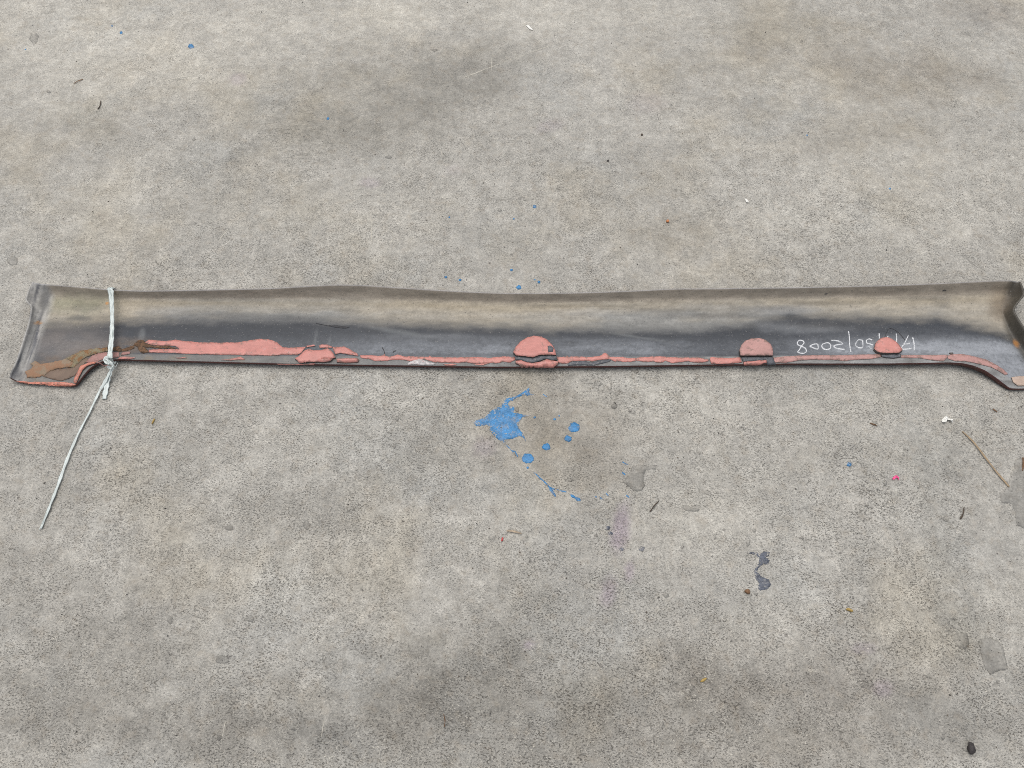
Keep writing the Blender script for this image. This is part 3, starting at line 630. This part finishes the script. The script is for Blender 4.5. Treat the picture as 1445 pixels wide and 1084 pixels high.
skirt_sheet('sealant_bead', z3([(375,735),(395,712),(450,708),(500,712),(480,728),(430,737)]), PE, .0040, .5, 18, dome=.004, grid=1.8)
skirt_sheet('sealant_strip', z3([(712,678),(790,675),(860,682),(895,678),(902,664),(912,682),(950,688),(1000,672),(1060,685),(1190,688),(1252,688),(1258,680),(1270,690),(1445,695),(1480,694),(1625,690),(1735,697),(1835,685),(1924,690),(1928,712),(1890,735),(1840,725),(1785,740),(1715,735),(1640,745),(1540,732),(1440,735),(1300,730),(1210,708),(1180,715),(1100,722),(1040,712),(990,712),(880,722),(830,722),(780,705),(720,700)]), PE, .0009, .7, 19)
skirt_sheet('pale_residue', z3([(1080,737),(1120,720),(1180,705),(1240,725),(1305,745),(1290,752),(1090,750)]), [M_PALE, M_EDGE], .001, .8, 20, rough=.0018, grid=2)
skirt_sheet('sealant_strip', z4([(30,747),(110,741),(140,750),(100,757),(50,757)]), PE, .001, .4, 21)
skirt_sheet('sealant_strip', z4([(270,752),(330,742),(395,738),(340,756)]), PE, .001, .4, 22)
skirt_sheet('sealant_strip', z2([(955,713),(1060,700),(1110,688),(1145,709),(1040,716)]), PE, .001, .4, 23)
skirt_sheet('sealant_strip', z2([(600,696),(680,692),(690,698),(620,702)]), PE, .001, .4, 24)
skirt_sheet('sealant_strip', z3([(60,741),(150,742),(300,743),(360,740),(350,748),(200,749),(70,748)]), PE, .001, .3, 25)
# second clip
skirt_sheet('clip_cover', z4([(580,665),(584,648),(600,620),(640,575),(690,545),(740,535),(800,540),(850,570),(890,615),(910,650),(914,685),(850,682),(780,686),(735,702),(690,697),(600,688)]), PE, .0060, .6, 30)
skirt_sheet('grey_adhesive', z4([(590,690),(690,699),(735,704),(780,688),(850,684),(918,687),(920,718),(880,720),(840,708),(780,728),(735,740),(690,736),(640,718),(598,716)]), [M_GREYAD, M_EDGE], .0035, .4, 31)
skirt_sheet('clip_cover', z4([(596,726),(640,722),(690,740),(735,744),(790,735),(840,714),(880,724),(937,730),(925,755),(880,766),(640,763),(600,745)]), PE, .0045, .6, 32)
skirt_sheet('clip_hole', z4([(848,620),(868,615),(895,635),(890,665),(852,668)]), [M_GREYAD, M_EDGE], .0076, .3, 33, grid=2)
skirt_sheet('sealant_strip', z4([(918,688),(990,690),(1000,680),(1012,690),(1060,685),(1190,690),(1260,682),(1300,655),(1340,690),(1445,690),(1480,700),(1540,698),(1540,720),(1500,728),(1392,724),(1380,728),(1330,705),(1240,715),(1200,724),(1150,718),(1040,722),(1005,740),(960,740),(935,735)]), PE, .0009, .7, 34)
skirt_sheet('grey_adhesive', z4([(1005,745),(1045,725),(1150,722),(1190,735),(1230,722),(1330,708),(1350,720),(1280,740),(1210,756),(1120,752),(1010,758)]), [M_GREYAD, M_EDGE], .001, .8, 35, rough=.0012, grid=2.2)
skirt_sheet('sealant_strip', z5([(208,700),(240,688),(300,690),(370,684),(480,692),(600,695),(700,695),(780,712),(775,722),(700,735),(610,724),(560,730),(490,738),(440,720),(400,737),(340,725),(280,730),(210,718)]), PE, .0009, .7, 36)
skirt_sheet('sealant_strip', z5([(785,702),(800,690),(830,695),(920,700),(1025,695),(1038,733),(1000,738),(860,746),(795,740)]), PE, .0018, .4, 37)
# third clip
skirt_sheet('clip_cover', z5([(1020,690),(1014,650),(1030,610),(1060,575),(1110,558),(1170,555),(1220,570),(1260,605),(1275,640),(1277,690)]), [PINKD, M_EDGE], .0070, .25, 40)
skirt_sheet('grey_adhesive', z5([(1034,694),(1278,692),(1282,712),(1302,745),(1235,748),(1228,718),(1140,726),(1048,732)]), [M_GREYAD, M_EDGE], .003, .3, 41)
skirt_sheet('clip_cover', z5([(1048,736),(1140,728),(1228,719),(1228,738),(1150,746),(1050,746)]), PE, .0045, .3, 42, grid=2)
skirt_sheet('sealant_strip', z6([(6,695),(100,685),(300,675),(500,678),(700,672),(845,668),(852,690),(780,705),(640,712),(560,722),(480,712),(300,710),(200,718),(100,735),(15,733)]), [PINKD, M_EDGE], .0010, .4, 43)
# fourth clip
skirt_sheet('clip_cover', z6([(790,640),(800,590),(840,555),(890,545),(930,560),(970,590),(1000,630),(1012,650),(985,668),(930,672),(860,672),(810,660)]), PE, .0065, .5, 44)
skirt_sheet('grey_adhesive', z6([(848,674),(1003,672),(1003,692),(950,702),(890,698),(855,690)]), [M_GREYAD, M_EDGE], .0025, .3, 45, grid=2)
skirt_sheet('sealant_strip', z6([(1006,675),(1150,675),(1300,675),(1372,672),(1375,690),(1340,722),(1250,715),(1150,698),(1006,696)]), [PINKD, M_EDGE], .0010, .3, 46)
skirt_sheet('sealant_strip', z7([(402,682),(430,668),(520,668),(600,685),(700,710),(780,750),(840,790),(874,825),(850,833),(800,800),(740,770),(690,757),(600,735),(540,725),(460,724),(405,705)]), [PINKD, M_EDGE], .0010, .3, 47)
skirt_sheet('sealant_patch', z7([(898,852),(930,845),(1001,842),(1090,842),(1100,905),(1001,916),(950,919),(912,890)]), [CREAM, M_EDGE], .0018, .3, 48)
skirt_sheet('dark_adhesive', z7([(412,660),(440,658),(445,668),(425,672)]), [M_EDGE, M_EDGE], .002, .2, 49, grid=2)

# strokes on the surface
def ribbon_on_skirt(name, pts, wpx, mat, lift=.0007, seed=0, closed=False):
    p = np.array(pts, float); q = []
    n = len(p); ids_ = range(n - 1)
    for i in ids_:                                     # Catmull-Rom
        a, b, c_, d = p[max(i - 1, 0)], p[i], p[i + 1], p[min(i + 2, n - 1)]
        for j in range(6):
            t = j / 6; q.append(.5 * ((2 * b) + (-a + c_) * t + (2 * a - 5 * b + 4 * c_ - d) * t * t + (-a + 3 * b - 3 * c_ + d) * t ** 3))
    q.append(p[-1]); q = np.array(q); d = np.gradient(q, axis=0); nn_ = np.stack([-d[:, 1], d[:, 0]], -1); nn_ /= np.maximum(np.linalg.norm(nn_, axis=1, keepdims=True), 1e-6)
    v = []; f = []
    rg = np.random.default_rng(seed)
    for i in range(len(q)):
        ww = wpx / 2 * rg.uniform(.75, 1.15)
        for k, (o, hz) in enumerate(((-1, -.0004), (-.7, lift), (.7, lift), (1, -.0004))):
            pt, nr = on_skirt(*(q[i] + nn_[i] * ww * o)); v.append(tuple(pt + nr * hz))
        if i: f += [(4 * i - 4 + k, 4 * i - 3 + k, 4 * i + 1 + k, 4 * i + k) for k in range(3)]
    return skirt_part(name, v, f, mat)
mk = N('white_marker'); mkf = mk.math('ADD', mk.math('MULTIPLY', mk.noise(140, 4, .7), .6), mk.math('MULTIPLY', mk.noise(600, 2, .6), .4))
M_MARK = mk.out(mk.mix(mk.ramp(mkf, .46, .64, 0, .75), (.62, .63, .635), (.17, .18, .195)), .6)
M_SCRD = mat_simple('dark_scratch', (.035, .035, .038), .6, .2)
def zw(p): return Z(1110, 455, 200 / 1445, p)
W_ = [('digit', [(150,245),(112,226),(115,196),(140,183),(172,195),(175,215),(150,245),(132,278),(114,300),(138,315),(180,315),(201,295),(190,265),(150,245)]),
      ('digit', [(235,245),(270,226),(315,225),(321,270),(285,266),(235,245)]),
      ('digit', [(405,210),(365,225),(362,255),(395,278),(440,270),(450,235),(430,212),(405,210)]),
      ('digit', [(455,185),(520,190),(571,215),(550,225),(485,238),(505,264),(590,278)]),
      ('slash', [(630,90),(640,150),(642,220),(655,305)]),
      ('digit', [(775,185),(735,180),(710,205),(702,235),(730,258),(775,258),(778,220),(775,185)]),
      ('digit', [(872,182),(840,170),(815,185),(820,213),(852,222),(880,232)]), ('digit', [(835,243),(858,268),(880,262)]),
      ('slash', [(943,115),(945,142),(945,168)]), ('digit', [(1035,140),(1027,155),(1015,172)]),
      ('slash', [(1117,115),(1122,170),(1115,232)]),
      ('digit', [(1240,135),(1210,200),(1170,262),(1182,276),(1275,268)]), ('digit', [(1190,226),(1222,222),(1255,215)]),
      ('digit', [(1285,155),(1300,220),(1300,290)])]
for i, (k, p) in enumerate(W_): ribbon_on_skirt('marker_' + k, zw(p), 1.75 if i != 7 else .9, M_MARK, seed=i)
ribbon_on_skirt('scratch', zw([(1000,150),(1020,100),(1045,62),(1090,72),(1140,105),(1190,160),(1210,190)]), .7, M_SCRD)
for i, p in enumerate([z3([(885,615),(900,640),(903,665)]), z3([(970,655),(978,645),(995,640)]), z3([(365,424),(420,436),(480,447)]), z6([(410,195),(430,190)]), z7([(362,170),(375,163),(390,168)])]):
    ribbon_on_skirt('scratch', p, 1.2, M_SCRD, seed=50 + i)
skirt_sheet('dark_scuff', z3([(470,440),(540,443),(630,455),(600,464),(530,460),(480,448)]), [M_SCRD, M_SCRD], .0005, .4, 51, grid=2)

# ------------------------------------------------------------------ plastic tie
mt = N('white_raffia'); st = mt.noise(260, 3, .6, stretch=(1, .08, 1, 0)); ct = mt.scale((.60, .655, .63), mt.ramp(st, .3, .7, .84, 1.10))
mt.bump(st, .4, .0012); M_TIE = mt.out(ct, .38, .5); mt.b.inputs['Subsurface Weight'].default_value = 0
tie = bpy.data.objects.new('plastic_tie', None); COL.objects.link(tie); tie.location = P(155, 508, 0)
tag(tie, 'white plastic raffia tie knotted round the left end of the side skirt', 'string')
def strand(name, pts, widths, parent=tie, mat=None, nseg=10, th=.0011, seed=0, twist=.5, fold=.0012):
    p = np.array([tuple(q) for q in pts], float); n = len(p); q = []; ws = []
    for i in range(n - 1):
        a, b, c_, d = p[max(i - 1, 0)], p[i], p[i + 1], p[min(i + 2, n - 1)]
        for j in range(nseg):
            t = j / nseg; q.append(.5 * ((2 * b) + (-a + c_) * t + (2 * a - 5 * b + 4 * c_ - d) * t * t + (-a + 3 * b - 3 * c_ + d) * t ** 3)); ws.append(widths[i] + (widths[i + 1] - widths[i]) * t)
    q.append(p[-1]); ws.append(widths[-1]); q = np.array(q)
    tg = np.gradient(q, axis=0); tg /= np.maximum(np.linalg.norm(tg, axis=1, keepdims=True), 1e-9)
    v = []; f = []; rg = np.random.default_rng(seed); ph = rg.uniform(0, 6)
    prof = [(-1, 0), (-.6, .9), (-.25, -.25), (.2, 1.0), (.65, .1), (1, 0), (.5, -.7), (-.5, -.7)]
    off = np.array(tie.location) if parent is tie else np.zeros(3)
    for i in range(len(q)):
        t = tg[i]; upv = np.array((0, 0, 1.)) if abs(t[2]) < .9 else np.array((0, -1., 0))
        sd_ = np.cross(t, upv); sd_ /= np.linalg.norm(sd_); nr = np.cross(sd_, t)
        an = twist * math.sin(i * .17 + ph) * .6; ca, sa = math.cos(an), math.sin(an)
        s2, n2 = sd_ * ca + nr * sa, nr * ca - sd_ * sa
        ww = ws[i] * (1 + .16 * math.sin(i * .9 + ph) + rg.uniform(-.08, .08))
        for a, b in prof: v.append(q[i] + s2 * a * ww / 2 + n2 * b * th * (1 + .3 * math.sin(i * .5 + a * 5)) - off)
    k = len(prof)
    for i in range(len(q) - 1):
        f += [(i * k + a, i * k + (a + 1) % k, (i + 1) * k + (a + 1) % k, (i + 1) * k + a) for a in range(k)]
    f += [tuple(range(k))[::-1], tuple(range((len(q) - 1) * k, len(q) * k))]
    me = mesh(name, v, f); return link(name, me, mat or M_TIE, parent)
def above(px, py, dz):
    p, n = on_skirt(px, py); return p + Vector((0, 0, dz))
# two strands round the panel: over the lip, across the hollow, under the panel
for k, dx in enumerate((-1.5, 1.7)):
    A = P(155 + dx, 407.5, .0305); B = P(155 + dx * .8, 503.5, .0225)
    mids = []
    for t in (.04, .2, .4, .6, .8):
        q = A.lerp(B, t); q.z -= .009 * math.sin(math.pi * t); q.x += .0016 * math.sin(t * 5 + k * 2); mids.append(q)
    back = [P(155 + dx, 408.2, .026), ]
    yb = A.y + .006
    under = [Vector((A.x, yb, .022)), Vector((A.x, yb - .002, .004)), Vector((A.x, A.y - .03, .0025))]
    near = [Vector((B.x, B.y - .0055, .016)), Vector((B.x, B.y - .005, .008)), Vector((B.x, B.y + .012, .0028))]
    strand('loop', [under[2], under[1], under[0], A] + mids + [B, near[0], near[1], near[2]], [.0056] * 13, seed=k, th=.0013)
kn = P(155, 508, .024)
strand('knot', [kn + Vector((-.006, .006, .002)), kn + Vector((-.003, -.001, .005)), kn + Vector((.003, -.006, .003)), kn + Vector((.007, -.011, -.001)), kn + Vector((.004, -.014, -.004)), kn + Vector((-.002, -.012, 0))], [.005, .0055, .0058, .0058, .0055, .004], seed=4, th=.0013, twist=1.5)
strand('knot', [kn + Vector((.004, .004, .001)), kn + Vector((-.004, .002, .005)), kn + Vector((-.005, -.005, .005)), kn + Vector((.003, -.010, .003))], [.004, .0045, .005, .0045], seed=5, th=.0013, twist=1.5)
k2 = P(159, 517, .012)
strand('tail', [k2, P(156, 526, .010), P(152, 537, .005), P(149.5, 550, .003), P(147, 563, .0022)], [.006, .0078, .0085, .008, .0078], seed=6, th=.0009)
strand('tail', [k2 + Vector((-.001, 0, .001)), P(155, 525, .011), P(147, 541, .006), P(140, 553, .004), P(125, 584, .0032), P(110, 613, .0030), P(95, 648, .0034), P(82, 684, .0030), P(69, 717, .0026), P(57.5, 746, .0022)], [.0044, .0056, .0053, .0044, .0045, .0044, .0045, .0050, .0056, .0032], seed=7, th=.0011)
strand('frayed_fibre', [P(66, 722, .003), P(60, 738, .003), P(55, 748, .0025)], [.0012, .001, .0006], seed=8, th=.0005)
strand('frayed_fibre', [P(159, 513, .014), P(163, 518, .012), P(166, 512, .014)], [.001, .001, .0006], seed=9, th=.0005)
strand('frayed_fibre', [P(160, 517, .012), P(162, 521, .006), P(163, 519, .008)], [.001, .001, .0006], seed=10, th=.0005)
# curl of torn sealant below the rim beside the tie
me_o = strand('sealant_curl', [P(133, 510, .018), P(139, 511.5, .018), P(144, 514.5, .014), P(149, 516.5, .010), P(154, 514, .012)], [.002, .0022, .0018, .0016, .0008], parent=None, mat=MAUVE, th=.0009, seed=12)
me_o.parent = skirt; me_o.data.transform(__import__('mathutils').Matrix.Translation(INV))

# ------------------------------------------------------------------ litter on the floor
def litter_strand(name, pts, widths, mat, th, label, cat, group=None, seed=0):
    o = strand(name, [P(x, y, z) for x, y, z in pts], widths, parent=None, mat=mat, th=th, seed=seed, nseg=6, twist=.2)
    p0 = P(pts[0][0], pts[0][1], 0); o.data.transform(__import__('mathutils').Matrix.Translation(-p0)); o.location = p0
    return tag(o, label, cat, group)
def lump(name, px, py, rx, ry, h, mat, label, cat, group=None, seed=0, sub=2, wob=.35):
    bm = bmesh.new(); bmesh.ops.create_icosphere(bm, subdivisions=sub, radius=1); rg = random.Random(seed); ax = [rg.uniform(-9, 9) for _ in range(3)]
    for v in bm.verts:
        n = float(fbm(np.array([v.co.x * 1.6 + ax[0] + v.co.z]), np.array([v.co.y * 1.6 + ax[1]]), seed, 2)[0]); v.co *= 1 + wob * n
        v.co.x *= rx; v.co.y *= ry; v.co.z = max(v.co.z, -.75) * h
    me = bpy.data.meshes.new(name); bm.to_mesh(me); bm.free()
    o = link(name, me, mat); o.location = P(px, py, h * .62); o.rotation_euler.z = rg.uniform(-.5, .5); return tag(o, label, cat, group)
def scrap(name, pts, mat, label, cat, h=.003, seed=0):
    """a crumpled piece of thin sheet with folds and thickness"""
    v2, tris, be, ed = triangulate(pts, 1.2, .2, 1.6, seed)
    p = Pn(v2[:, 0], v2[:, 1], np.zeros(len(v2))); k = len(p); cen = p.mean(0)
    zf = h * (.5 + .9 * fbm(v2[:, 0] / 3.2, v2[:, 1] / 3.2, seed, 2)); zf = np.clip(zf, .0003, None) + .0012
    top = p.copy(); top[:, 2] = zf; bot = p.copy(); bot[:, 2] = zf - .0006
    f = [t[::-1] if signed(p, t) < 0 else t for t in tris]; f2 = [tuple(i + k for i in t[::-1]) for t in f]
    f = f + f2 + [(a, b, b + k, a + k) for a, b in be]
    me = mesh(name, np.vstack([top, bot]) - np.array((cen[0], cen[1], 0)), f); o = link(name, me, mat, None, False); o.location = (cen[0], cen[1], 0); return tag(o, label, cat)
M_STRAW = mat_simple('dry_straw', (.36, .27, .17), .6, .2, 200)
M_TWIG = mat_simple('dark_twig', (.075, .055, .04), .75, .3, 250, b=.6)
M_BROWNT = mat_simple('brown_bark', (.17, .095, .05), .8, .3, 250, b=.6)
M_BLACK = mat_simple('black_pebble', (.04, .034, .033), .6, .3, 180, b=.5)
M_WHITE = mat_simple('white_paper', (.72, .71, .66), .7, .06, 100)
M_HOT = mat_simple('pink_plastic', (.72, .08, .24), .4, .1, 100)
M_YEL = mat_simple('yellow_chip', (.38, .26, .08), .7, .2, 200)
M_WOOD = mat_simple('pale_wood', (.42, .34, .25), .75, .2, 200)
M_RED = mat_simple('red_chip', (.45, .05, .05), .6, .15, 200)
M_ORG = mat_simple('orange_chip', (.5, .2, .08), .7, .15, 200)
litter_strand('dry_straw', [(1358,609,.0022),(1372,622,.003),(1390,645,.0035),(1407,667,.003),(1424,687,.0022)], [.0020,.0026,.0026,.0028,.0022], M_STRAW, .0013, 'bent dry tan straw lying on the floor below the right end of the panel', 'straw', seed=1)
scrap('paper_scrap', Z(1150, 570, 295/1445, [(868,120),(885,100),(905,85),(925,105),(940,112),(950,132),(925,122),(905,115),(895,138),(875,132)]), M_WHITE, 'small crumpled white paper scrap on the floor below the right end', 'scrap', .004, 3)
scrap('plastic_scrap', Z(1150, 570, 295/1445, [(528,518),(545,502),(565,497),(580,512),(575,532),(565,515),(548,522),(535,530)]), M_HOT, 'tiny bright pink plastic scrap on the floor left of the straw', 'scrap', .003, 4)
scrap('paper_scrap', [(1050.5,281),(1054,282.5),(1056,287),(1053,286)], M_WHITE, 'tiny white scrap on the floor behind the right half of the panel', 'scrap', .003, 5)
scrap('paper_scrap', [(742,37),(746,36.5),(751,41.5),(752,43.5),(748,42.5),(745,39.5)], M_WHITE, 'thin white flake on the floor at the top centre of the photo', 'scrap', .001, 6)
lump('pebble', 1370, 1056, .0055, .0075, .005, M_BLACK, 'smooth black pebble on the floor near the bottom right corner', 'pebble', seed=2)
lump('bark_crumb', 1055, 835, .0042, .0034, .003, M_BROWNT, 'reddish brown crumb beside the dark grey paint mark', 'debris', seed=3)
lump('wood_chip', 1199, 861, .0050, .0026, .003, M_YEL, 'tan chip on bare floor right of the dark grey paint mark', 'debris', seed=4)
lump('wood_chip', 993, 960, .0052, .0020, .002, M_YEL, 'yellowish sliver on the floor at the bottom, right of centre', 'debris', seed=5)
lump('wood_chip', 216, 595, .0014, .0052, .002, M_YEL, 'ochre sliver on the floor right of the tie tail', 'debris', seed=6)
lump('orange_chip', 942, 312, .0032, .0036, .002, M_ORG, 'orange chip on the floor behind the panel', 'debris', seed=7)
lump('grit_stone', 858, 227, .0024, .0022, .002, M_BLACK, 'black speck of stone on the floor far behind the panel, right of centre', 'pebble', seed=8)
lump('grit_stone', 906, 190, .0020, .0026, .0018, M_TWIG, 'dark brown speck near the black speck of stone behind the panel', 'pebble', seed=9)
lump('red_chip', 709, 761, .0015, .0036, .0015, M_RED, 'tiny red sliver on the floor below the blue splash', 'debris', seed=10)
litter_strand('wood_splinter', [(715,749,.0018),(725,750,.0024),(736,753,.0018)], [.0022,.0034,.0016], M_WOOD, .0012, 'pale wood splinter on the floor below the blue splash', 'splinter', seed=2)
litter_strand('twig', [(917.5,722,.0018),(923,714,.0024),(930,706.5,.0018)], [.0016,.0018,.0014], M_TWIG, .0010, 'thin dark twig on the floor near the purple stain', 'twig', seed=3)
litter_strand('twig', [(1360.5,716,.0018),(1359,725,.0024),(1355.5,732.5,.0018)], [.0014,.0020,.0022], M_TWIG, .0012, 'short forked dark twig on the floor below the straw', 'twig', seed=4)
litter_strand('twig', [(142.5,142.5,.0018),(141,149,.0024),(138,154,.0018)], [.0016,.0024,.0016], M_TWIG, .0012, 'short dark twig on the floor in the upper left', 'twig', seed=5)
litter_strand('twig', [(1228,597,.0018),(1233,599,.0024),(1237,600.5,.0018)], [.0018,.0022,.0016], M_BROWNT, .0012, 'short reddish brown twig on the floor under the fourth clip', 'twig', seed=6)
litter_strand('twig', [(626,1008,.0016),(628,1017,.002),(627,1026,.0016)], [.0010,.0012,.001], M_BROWNT, .0008, 'thin brown twig on the floor at the bottom centre', 'twig', seed=7)
litter_strand('twig', [(1443.5,646,.0018),(1444,655,.0024),(1443,664,.0018)], [.0022,.0024,.0018], M_BROWNT, .0012, 'brown twig at the right edge of the photo beside the straw', 'twig', seed=8)
litter_strand('twig', [(1401,577,.0018),(1405,580,.002),(1407,581,.0018)], [.0018,.002,.0016], M_BROWNT, .0010, 'tiny brown twig below the right foot of the panel', 'twig', seed=9)
litter_strand('twig', [(104,118,.0016),(110,114.5,.002),(117,112,.0016)], [.0014,.0016,.0010], M_BROWNT, .0008, 'faint brown twig in the upper left above the dark one', 'twig', seed=10)

# loose grit, too many to count
rg = np.random.default_rng(11); gv = []; gf = []
oct_v = np.array([(1,0,0),(0,1,0),(-1,0,0),(0,-1,0),(0,0,1),(0,0,-.6)], float); oct_f = [(0,1,4),(1,2,4),(2,3,4),(3,0,4),(1,0,5),(2,1,5),(3,2,5),(0,3,5)]
for i in range(900):
    px, py = rg.uniform(-40, 1490), rg.uniform(-30, 1110)
    if 398 < py < 552: continue
    r = .0005 + .0011 * rg.random() ** 3; q = P(px, py, r * .5); a = rg.uniform(0, 6.28)
    v = oct_v * r * rg.uniform(.6, 1.3, (6, 3)); v = np.stack([v[:, 0] * math.cos(a) - v[:, 1] * math.sin(a), v[:, 0] * math.sin(a) + v[:, 1] * math.cos(a), v[:, 2]], -1) + np.array(q)
    gf += [tuple(k + len(gv) for k in t) for t in oct_f]; gv += [tuple(x) for x in v]
mg = N('loose_grit'); M_GRIT = mg.out(mg.mix(mg.ramp(mg.noise(20, 1, .5), .44, .56), (.06, .055, .05), (.16, .13, .10)), .8)
grit = link('grit', mesh('grit', gv, gf), M_GRIT, None, False)
tag(grit, 'loose dark grit scattered over the concrete floor', 'grit', kind='stuff')
